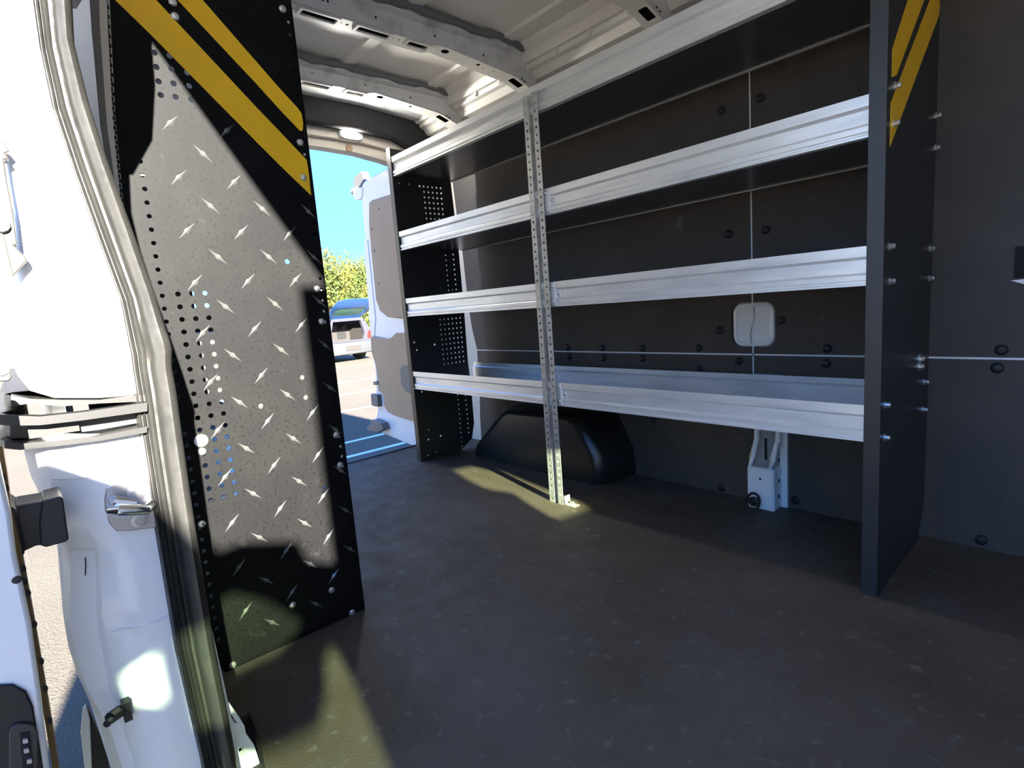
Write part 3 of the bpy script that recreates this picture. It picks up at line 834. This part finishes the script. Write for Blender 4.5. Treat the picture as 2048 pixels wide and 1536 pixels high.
lb = dprism([rdoor_uz(q, 0.03) for q in [(738, 856), (746, 846), (750, 838), (768, 846), (772, 858), (760, 864), (740, 860)]], 0.0, 0.05).build('lower_latch', M['greytrim'], rd, bevel=0.004)
dprism([rdoor_uz(q, 0.03) for q in [(741, 788), (754, 790), (756, 814), (743, 812)]], 0.0, 0.03).build('door_buffer', M['greytrim'], rd, bevel=0.003)
dprism([rdoor_uz(q, 0.03) for q in [(743, 764), (752, 762), (752, 770), (744, 771)]], 0.0, 0.02).build('door_buffer', M['greytrim'], rd, bevel=0.003)
dprism([rdoor_uz(q, 0.0) for q in [(708, 352), (722, 342), (726, 362), (720, 374), (708, 376), (704, 366)]], -0.05, -0.005).build('hinge_cover', M['greytrim'], rd, bevel=0.004)
ub = dprism([rdoor_uz(q, 0.0) for q in [(707, 376), (726, 374), (725, 396), (718, 400), (708, 398)]], -0.04, 0.004).build('upper_latch', M['white'], rd, bevel=0.003)
a, b = rdoor_uz((702, 382))
MB().lathe(rp(a-0.02, b, -0.02), tuple(dd), [(0.02, 0), (0.02, 0.03), (0.012, 0.034)], 12).build('latch_roller', M['steel'], ub)

# =========================================================================================
# SHELVING ALONG THE DRIVER'S SIDE
# =========================================================================================
shel = thing('shelving_unit', 'aluminium four-shelf unit with black end panels along the far black wall', 'shelving', (-1.25, 1.5, 0.0))
YF = 1.306
P = 0.0235
XL_, XR_ = -2.172, -0.337

def shelf_mesh(x0, x1, z0, yb):
    d = [(0.000, 0.080), (0.000, 0.059), (0.007, 0.053), (0.007, 0.027), (0.0015, 0.0215), (0.0015, 0.0115), (0.005, 0.0095), (0.005, 0.0065), (0.001, 0.0045), (0.001, 0.0),
         (0.020, 0.0), (0.020, 0.004), (0.0095, 0.010), (0.0095, 0.077), (0.004, 0.080)]
    mb = MB().prism([(YF+a, z0+b) for a, b in d], 'x', x0, x1)
    bb = [(yb, 0.080), (yb, 0.064), (yb-0.006, 0.058), (yb-0.006, 0.006), (yb-0.010, 0.0), (yb+0.002, 0.0), (yb+0.002, 0.080)]
    mb.prism([(a, z0+b) for a, b in bb], 'x', x0, x1)
    return mb
SH = [(1.281, 1.615), (0.966, 1.648), (0.675, 1.655), (0.345, 1.655)]
for si, (z0, yb) in enumerate(SH):
    bays = [(XL_+0.004, XR_-0.001)]
    for (x0, x1) in bays:
        s_ = shelf_mesh(x0, x1, z0, yb).build('shelf', M['alu'], shel)
        MB().box(x0+0.001, x1-0.001, YF+0.016, yb-0.006, z0+0.003, z0+0.006).build('shelf_tray', M['tray'], s_)
    if si:
        br = MB().box(-1.262, -1.247, YF-0.004, YF+0.008, z0+0.006, z0+0.079)
        br.prism([(-1.250, 0.030+z0), (-1.229, 0.032+z0), (-1.229, 0.052+z0), (-1.250, 0.058+z0)], 'y', YF+0.0045, YF+0.007)
        sp = br.build('splice_bracket', M['alu'], shel)
        piece('screw', screw_y, (-1.237, YF+0.0045, z0+0.042), sp)
        piece('screw', screw_y, (-1.254, YF-0.004, z0+0.066), sp)
        piece('screw', screw_y, (-1.254, YF-0.004, z0+0.016), sp)

# upright post: perforated hat channel
post = MB()
ZT = 1.338
def perforated(mb, x0, x1, y, z0, z1, pitch, xs, r, th=0.002, ph=0.5):
    n = int((z1-z0)/pitch)
    hs = []
    for x in xs:
        for i in range(n):
            hs.append(circ(x, z0+(i+ph)*pitch, r, 8, PI/8))
    mb.plate([(x0, z0), (x1, z0), (x1, z1), (x0, z1)], hs, 'y', y, y+th)
perforated(post, -1.327, -1.304, YF-0.008, 0.0, ZT, P, [-1.316], 0.0042)
perforated(post, -1.284, -1.261, YF-0.010, 0.0, ZT, P, [-1.2725], 0.0042)
post.box(-1.305, -1.303, YF-0.008, YF+0.012, 0, ZT)
post.box(-1.285, -1.283, YF-0.010, YF+0.012, 0, ZT)
perforated(post, -1.304, -1.284, YF+0.010, 0.0, ZT, P, [-1.2975], 0.0026)
po = post.build('upright_post', M['galv'], shel)
slot = MB().prism(rrect(-0.0055, 0.0055, -0.0045, 0.0045, 0.003, 2), 'y', 0, -0.0008).mesh('post_slot', M['fluted'])
for i in range(14, 50):
    piece('post_slot', slot, (-1.289, YF+0.0098, (i+0.5)*P), po)
ft = MB().box(-1.262, -1.215, YF-0.004, YF+0.022, 0.0, 0.003)
ft.box(-1.261, -1.258, YF-0.004, YF+0.022, 0.0, 0.03)
foot = ft.build('post_foot', M['galv'], po)
MB().lathe((-1.235, YF+0.01, 0.003), (0, 0, 1), [(0.008, 0), (0.008, 0.004), (0.006, 0.005), (0.006, 0.011)], 8).build('foot_bolt', M['bolt'], foot)

# end panels
def holes_grid(y0, ny, z0, nz, r=0.0047):
    return [circ(y0+P*i, z0-P*j, r, 8, PI/8) for i in range(ny) for j in range(nz)]

def end_panel(xf, outline, hs, zt, mat=M['powder']):
    mb = MB().plate(outline, hs, 'x', xf-0.0022, xf)
    mb.box(xf-0.030, xf, YF-0.002, YF, 0.0, zt)          # folded front flange
    return mb.build('end_panel', mat, shel)

hs = [circ(1.440, 1.252, 0.0042, 8)]+holes_grid(1.461, 5, 1.252, 8)
hs += [circ(1.5485, 0.947-P*j, 0.0038, 8) for j in range(8)]+[circ(1.593, 0.95-P*j, 0.0042, 8) for j in range(8)]
hs += [circ(1.571, 0.784, 0.003, 8)]
hs += holes_grid(1.483, 6, 0.648, 10, 0.0042)
hs += [circ(1.545, 0.30-P*j, 0.0038, 8) for j in range(13)]+[circ(1.592, 0.29-P*j, 0.0038, 8) for j in range(10)]
hs += [circ(y, z, 0.005, 8) for (y, z) in ((1.36, 1.305), (1.33, 0.556), (1.44, 0.535), (1.34, 0.52), (1.345, 0.325), (1.355, 0.095), (1.425, 0.098))]
lp_out = [(YF, 0.0), (1.535, 0.0), (1.609, 0.045), (1.630, 0.12), (1.631, 0.30), (1.625, 0.44), (1.629, 0.70), (1.627, 1.0), (1.616, 1.28), (1.57, 1.392), (YF, 1.398)]
lpan = end_panel(XL_, lp_out, hs, 1.403)
for (y, z) in ((1.335, 1.255), (1.385, 1.255), (1.36, 0.14), (1.39, 0.005+0.02), (1.345, 0.02)):
    piece('bolt', bolt_x, (XL_, y, z), lpan, scale=(0.5, 0.55, 0.55))

hs = [circ(YF+0.018, 0.05+P*j, 0.0032, 8) for j in range(50)]
hs += [circ(1.575+P*0.75*i, z, 0.0036, 8) for i in range(5) for z in (0.724, 0.703)]
rp_out = [(YF, 0.0), (1.335, 0.0), (1.64, 0.01), (1.700, 0.09), (1.700, 0.40), (1.703, 1.0), (1.700, 1.34), (1.64, 1.398), (YF, 1.398)]
rpan = end_panel(XR_, rp_out, hs, 1.403)
for (y, z) in ((1.352, 1.059), (1.350, 0.989), (1.688, 1.057), (1.690, 0.985), (1.338, 0.750), (1.672, 0.749), (1.344, 0.680), (1.676, 0.678), (1.656, 0.424), (1.652, 0.355), (1.331, 0.424), (1.333, 0.353)):
    piece('bolt', bolt_x, (XR_, y, z), rpan)
for (y, z) in ((1.606, 0.489), (1.606, 0.470)):
    piece('bolt', bolt_big, (XR_, y, z), rpan)
MB().prism([(1.333, 1.123), (1.3335, 1.072), (1.362, 1.081), (1.555, 1.272), (1.61, 1.34), (1.52, 1.34)], 'x', XR_, XR_+0.0008).build('warning_stripe', M['yellow'], rpan, label='upper yellow stripe')
MB().prism([(1.330, 1.024), (1.330, 0.943), (1.692, 1.280), (1.697, 1.300), (1.66, 1.34), (1.64, 1.32)], 'x', XR_, XR_+0.0008).build('warning_stripe', M['yellow'], rpan, label='lower yellow stripe')

# =========================================================================================
# PASSENGER-SIDE SHELVING: its perforated tread-plate end panel stands by the sliding door
# =========================================================================================
XP = -1.18
sh2 = thing('shelving_unit', 'shelving end panel of scuffed black tread plate with yellow stripes beside the sliding-door seal', 'shelving', (-1.6, 0.3, 0.0))
hs = []
cols = [0.2065, 0.229, 0.252, 0.2745]
for j in range(18):
    for i in (1, 2, 3):
        hs.append(circ(cols[i], 0.757-P*j, 0.0049, 8, PI/8))
for j in range(40):
    hs.append(circ(0.2035, 0.99-P*j, 0.0042, 8, PI/8))
for (y, z) in ((0.252, 1.180), (0.2515, 1.156), (0.2515, 1.132), (0.2515, 1.109), (0.2755, 1.158), (0.2750, 1.133), (0.2750, 1.110), (0.3005, 1.157), (0.3005, 1.134), (0.3005, 1.110), (0.2755, 1.180)):
    hs.append(circ(y, z, 0.0052, 10))
for j in range(54):
    hs.append(circ(0.5035, 0.05+P*j, 0.0034, 8, PI/8))
singles = [(575, 523), (605, 755), (612, 795), (522, 812), (650, 975)]
for q in singles:
    a = onx(q, XP); hs.append(circ(a[1], a[2], 0.0055, 10))
pp_out = [(0.205, 0.0), (0.512, 0.0), (0.514, 1.40), (0.10, 1.40), (0.10, 0.25)]
ppm = MB().plate(pp_out, hs, 'x', XP-0.0025, XP)
ppm.box(XP-0.030, XP, 0.512, 0.514, 0.0, 1.40)
pp = ppm.build('end_panel', M['tread'], sh2)
# raised lozenges
def lozenge():
    a, b, h = 0.0215, 0.0042, 0.0032
    out = [(a, 0), (0.006, 0.0022), (0.0016, b), (-0.0016, b), (-0.006, 0.0022), (-a, 0), (-0.006, -0.0022), (-0.0016, -b), (0.0016, -b), (0.006, -0.0022)]
    vs = [(0, p, q) for p, q in out]+[(h*0.72, 0.009, 0), (h, 0, 0), (h*0.72, -0.009, 0)]
    fs = [(0, 1, 10), (9, 0, 10), (1, 2, 11, 10), (8, 9, 10, 11), (2, 3, 11), (7, 8, 11), (3, 4, 12, 11), (6, 7, 11, 12), (4, 5, 12), (5, 6, 12)]
    return MB().add(vs, fs).mesh('tread_lozenge', M['lozenge'], angle=15)
lz = lozenge()
hole_c = [((max(q[0] for q in h)+min(q[0] for q in h))/2, (max(q[1] for q in h)+min(q[1] for q in h))/2) for h in hs]
for kz in range(12):
    for ky in range(3):
        for (y, z, ang) in ((0.260+0.0948*ky, 1.063-0.0953*kz, PI/4), (0.3065+0.0948*ky, 1.0155-0.0953*kz, -PI/4)):
            if y > 0.50 or z < 0.03 or (y > 0.40 and z > 0.96):
                continue
            tip = [(y+t*math.cos(ang), z+t*math.sin(ang)) for t in (-0.02, -0.01, 0, 0.01, 0.02)]
            if any((a-p[0])**2+(b-p[1])**2 < 0.0055**2 for p in tip for (a, b) in hole_c):
                continue
            piece('tread_lozenge', lz, (XP, y, z), pp, rot=(ang, 0, 0))
for q in ((600, 285), (607, 355), (634, 578), (643, 643), (672, 870), (680, 930), (663, 1180), (704, 1225), (565, 18), (465, 1330), (404, 903), (345, 4), (350, 33), (403, 1048), (585, 1210)):
    a = onx(q, XP); piece('bolt', pan_x, (XP, a[1], a[2]), pp)
a = onx((402, 881), XP); piece('bolt', bolt_big, (XP, a[1], a[2]), pp, scale=(0.45, 1, 1))
def decal(pts, lab):
    MB().prism([onx(q, XP)[1:] for q in pts], 'x', XP, XP+0.0008).build('warning_stripe', M['yellow'], pp, label=lab)
decal([(305, -50), (354, -50), (405, 0), (512, 123), (560, 178), (595, 216), (603, 228), (606, 248), (605, 262), (600, 262), (560, 220), (512, 167), (355, 0)], 'upper yellow stripe')
decal([(175, -50), (262, -50), (312, 0), (512, 214), (560, 264), (613, 320), (617, 345), (622, 391), (560, 331), (512, 283), (300, 68), (230, 0)], 'lower yellow stripe')
# its shelves run back to the rear doors behind the panel
for z0 in (0.345, 0.675, 0.966, 1.281):
    s2 = MB().box(-2.40, XP-0.003, 0.50, 0.506, z0, z0+0.08).build('shelf', M['alu'], sh2)
    MB().box(-2.40, XP-0.003, 0.17, 0.50, z0, z0+0.004).build('shelf_tray', M['tray'], s2)
MB().box(-2.402, -2.40, 0.14, 0.514, 0, 1.40).build('end_panel', M['powder'], sh2)

# =========================================================================================
# OUTSIDE
# =========================================================================================
ZG = -0.65
gr = struct(MB().box(-120, 60, -60, 120, ZG-0.2, ZG).build('ground', M['asphalt']))
line_me = MB().box(-0.035, 0.035, -5, 5, 0.0, 0.004).mesh('parking_line', M['linepaint'])
for x in (-11.0, -9.24, -7.55, -5.6, -5.0):
    piece('parking_line', line_me, (x, 6.0, ZG), gr)

# car with its tailgate up
cpos = Vector((-15.6, 7.44, ZG))
cang = math.radians(188)
car = thing('car', 'silver-blue hatchback with its tailgate open in the car park behind the van', 'car', tuple(cpos))
cf = Vector((math.cos(cang), math.sin(cang), 0)); cs = Vector((-cf.y, cf.x, 0))   # forward (away), left
def cp(u_, v_, z):
    q = cpos+cf*u_+cs*v_
    return (q.x, q.y, ZG+z)
def csec(u_, hw, z0, zw, zr, hr):
    return [cp(u_, -hw*0.93, z0), cp(u_, -hw, z0+0.18), cp(u_, -hw, zw-0.08), cp(u_, -hw*0.95, zw), cp(u_, -hr, zr-0.05), cp(u_, -hr*0.85, zr), cp(u_, hr*0.85, zr), cp(u_, hr, zr-0.05), cp(u_, hw*0.95, zw), cp(u_, hw, zw-0.08), cp(u_, hw, z0+0.18), cp(u_, hw*0.93, z0)]
secs = [(0.28, 0.84, 0.30, 0.93, 1.32, 0.58), (0.8, 0.88, 0.25, 0.95, 1.42, 0.62), (1.6, 0.89, 0.22, 0.96, 1.45, 0.64), (2.4, 0.89, 0.22, 0.96, 1.38, 0.62), (2.9, 0.88, 0.22, 0.95, 1.10, 0.66), (3.6, 0.86, 0.24, 0.86, 0.90, 0.70), (4.2, 0.76, 0.30, 0.68, 0.72, 0.60)]
MB().loft([csec(*s_) for s_ in secs]).build('body', M['carbody'], car, angle=40)
# rear end ring around the luggage opening
outer = [(-0.84, 0.42), (0.84, 0.42), (0.86, 0.70), (0.80, 0.93), (0.60, 1.28), (0.50, 1.32), (-0.50, 1.32), (-0.60, 1.28), (-0.80, 0.93), (-0.86, 0.70)]
inner = [(-0.52, 0.66), (0.52, 0.66), (0.58, 0.86), (0.56, 0.96), (0.48, 1.24), (-0.48, 1.24), (-0.56, 0.96), (-0.58, 0.86)]
rm = MB().plate(outer, [inner], 'x', 0.20, 0.30)
rm.v = [cp(q[0], q[1], q[2]) for q in rm.v]
rm.build('rear_frame', M['carbody'], car)
bmp = MB().loft([[cp(0.28, v_, 0.22), cp(0.03+0.10*abs(v_/0.86)**3, v_, 0.26), cp(0.0+0.10*abs(v_/0.86)**3, v_, 0.40), cp(0.05+0.10*abs(v_/0.86)**3, v_, 0.60), cp(0.28, v_, 0.64)] for v_ in [(-0.86+1.72*i/14) for i in range(15)]])
bmp.build('bumper', M['carbump'], car)
q = MB(); q.add([cp(-0.01, -0.26, 0.36), cp(-0.01, 0.26, 0.36), cp(0.02, 0.26, 0.50), cp(0.02, -0.26, 0.50)], [(0, 1, 2, 3)]); q.build('number_plate_recess', M['carint'], car)
tr_ = MB()
tr_.add([cp(1.0, -0.56, 0.62), cp(1.0, 0.56, 0.62), cp(1.0, 0.56, 1.0), cp(1.0, -0.56, 1.0), cp(0.3, -0.56, 0.62), cp(0.3, 0.56, 0.62), cp(0.3, 0.56, 1.0), cp(0.3, -0.56, 1.0)], [(0, 1, 2, 3), (4, 5, 1, 0), (4, 0, 3, 7), (5, 1, 2, 6)])
tr_.build('luggage_lining', M['carint'], car)
pocket = MB().add([cp(0.98, -0.42, 0.70), cp(0.98, -0.10, 0.70), cp(0.98, -0.10, 0.92), cp(0.98, -0.42, 0.92)], [(0, 1, 2, 3)]); pocket.build('side_pocket', M['black'], car)
for v_ in (-0.35, 0.0, 0.35):
    hb = MB()
    rows = [[cp(0.92+0.03*s1, v_+0.11*math.cos(a)*s2, 1.06+0.09*math.sin(a)*s2) for a in [2*PI*i/12 for i in range(12)]] for (s1, s2) in ((0, 0.8), (1, 1), (3, 1), (4, 0.8))]
    hb.loft(rows, closed=True); hb.add(rows[0], [tuple(range(12))])
    hb.build('headrest', M['black'] if v_ else M['carint'], car)
# tailgate swung up
hinge_z = 1.33
tg_out = [(-0.56, 0.0), (0.56, 0.0), (0.66, 0.25), (0.70, 0.62), (0.66, 0.86), (0.40, 0.95), (-0.40, 0.95), (-0.66, 0.86), (-0.70, 0.62), (-0.66, 0.25)]
tg_in = [(-0.44, 0.10), (0.44, 0.10), (0.52, 0.46), (0.40, 0.52), (-0.40, 0.52), (-0.52, 0.46)]
tg = MB().plate(tg_out, [tg_in], 'x', 0.0, 0.05)
ta = math.radians(32)
def tgp(q):
    h_, v_, l_ = q
    return cp(0.30-l_*math.cos(ta)-h_*math.sin(ta), v_, hinge_z+l_*math.sin(ta)+h_*math.cos(ta))
tg.v = [tgp(q) for q in tg.v]
tgo = tg.build('tailgate', M['carblue'], car, bevel=0.02)
tg2 = MB().prism(tg_in, 'x', 0.02, 0.03); tg2.v = [tgp(q) for q in tg2.v]
tg2.build('rear_window', M['glass'], tgo)
for sgn in (-1, 1):
    MB().tube([cp(0.32, 0.60*sgn, 1.05), tgp((0.0, 0.58*sgn, 0.45))], 0.014, 6).build('gas_strut', M['black'], car)
    tl = MB().box(-0.02, 0.06, -0.10, 0.10, 0, 0.24)
    tl.v = [cp(0.20+q[0], 0.74*sgn+q[1]*0.8, 0.66+q[2]) for q in tl.v]
    tl.build('tail_lamp', M['red'], car, bevel=0.02)
    for u_ in (0.95, 3.45):
        MB().lathe(cp(u_, 0.80*sgn, 0.31), tuple(cs*sgn), [(0.20, -0.10), (0.31, -0.09), (0.31, 0.08), (0.28, 0.10), (0.18, 0.08)], 20).build('wheel', M['tyre'], car)

# trees at the edge of the car park
def foliage(c, r, n, size, seed, droop=0.0):
    rnd = random.Random(seed)
    mb = MB()
    cl = []
    for i in range(26):
        th, ph_ = rnd.uniform(0, 2*PI), rnd.uniform(-1, 1)
        rr = rnd.uniform(0.35, 1.0)
        cl.append((c[0]+r[0]*rr*math.cos(th)*math.sqrt(1-ph_*ph_), c[1]+r[1]*rr*math.sin(th)*math.sqrt(1-ph_*ph_), c[2]+r[2]*rr*ph_))
    for i in range(n):
        k_ = rnd.choice(cl)
        s_ = 0.30
        p = Vector((rnd.gauss(k_[0], r[0]*s_*0.8), rnd.gauss(k_[1], r[1]*s_*0.8), rnd.gauss(k_[2], r[2]*s_*0.8)))
        a = Vector((rnd.uniform(-1, 1), rnd.uniform(-1, 1), rnd.uniform(-1, 1))).normalized()
        b = a.orthogonal().normalized()
        s1 = size*rnd.uniform(0.6, 1.3)
        mb.add([p-a*s1, p+b*s1*0.5, p+a*s1, p-b*s1*0.5], [(0, 1, 2, 3)])
    return mb

def tree(x, y, h, cr_, trunk_h, seed, lab, dark=False, n=1300, sz=0.20):
    t_ = thing('tree', lab, 'tree', (x, y, ZG), 'trees edging the car park')
    rnd = random.Random(seed)
    lean = rnd.uniform(-0.25, 0.25)
    tk = MB().tube([(x, y, ZG), (x+lean*0.3, y+lean, ZG+trunk_h*0.5), (x+lean*0.4, y+lean*1.3, ZG+trunk_h), (x+lean*0.4, y+lean*1.2, ZG+h*0.93)], [0.16, 0.12, 0.09, 0.02], 8)
    for i in range(9):
        z0 = ZG+trunk_h*rnd.uniform(0.6, 1.1)
        a = rnd.uniform(0, 2*PI)
        l_ = rnd.uniform(0.5, 0.95)
        tk.tube([(x+lean*0.35, y+lean, z0), (x+cr_*0.5*l_*math.cos(a), y+cr_*0.5*l_*math.sin(a), z0+h*0.13), (x+cr_*l_*math.cos(a), y+cr_*l_*math.sin(a), z0+h*0.26)], [0.05, 0.035, 0.012], 6)
    tk.build('trunk', M['bark'], t_)
    cz = ZG+(trunk_h*0.75+h)/2
    fo = foliage((x, y+lean, cz), (cr_, cr_, (h-trunk_h*0.75)/2), n, sz, seed+5).build('crown', M['leafdark'] if dark else M['leaf'], t_)
    fo['kind'] = 'stuff'
    return t_
# azimuth window through the rear doorway: y/x between 0.40 and 0.60 behind the van
tr_list = [(-38.0, 16.7, 5.6, 1.5, 1.9, 11, 'yellow-green tree nearest the black tread-plate panel, seen through the rear doorway', 2600),
           (-43.5, 21.3, 6.1, 1.6, 2.1, 12, 'tree at the right edge of the rear doorway view, beside the open rear door', 2600),
           (-54.0, 25.0, 7.9, 1.8, 2.6, 13, 'tallest airy tree in the middle of the rear doorway view, behind the open car', 2400),
           (-49.0, 25.6, 6.4, 1.6, 2.2, 14, 'tree half hidden by the open rear door', 2200)]
for (x, y, h, c_, th, sd, lab, n) in tr_list:
    tree(x, y, h, c_, th, sd, lab, n=n, sz=0.13)
for i, (x, y, h, c_) in enumerate([(-62.0, 26.0, 4.0, 1.9), (-62.0, 31.4, 4.2, 1.9), (-68.0, 29.0, 5.0, 2.2), (-68.0, 35.4, 4.6, 2.2)]):
    t_ = thing('bush', ['low green bush left of the others behind the open car', 'low green bush behind the raised tailgate', 'low green bush between the car and the open rear door', 'low green bush hidden mostly by the open rear door'][i], 'bush', (x, y, ZG), 'bushes under the trees')
    MB().tube([(x, y, ZG), (x, y+0.1, ZG+h*0.6)], [0.1, 0.03], 6).build('stem', M['bark'], t_)
    foliage((x, y, ZG+h*0.45), (c_*0.9, c_, h*0.42), 5200, 0.16, 40+i).build('crown', M['leafdark'], t_)['kind'] = 'stuff'

bld = thing('building', 'pale cream building beyond the parking area at the far left edge', 'building', (-34, -8, ZG))
MB().box(-36, -34, -22, 1.5, ZG, ZG+10).build('wall', M['wall'], bld)
MB().box(-36.2, -33.8, -22.2, 1.7, ZG+10, ZG+10.4).build('roof_edge', M['beige'], bld)
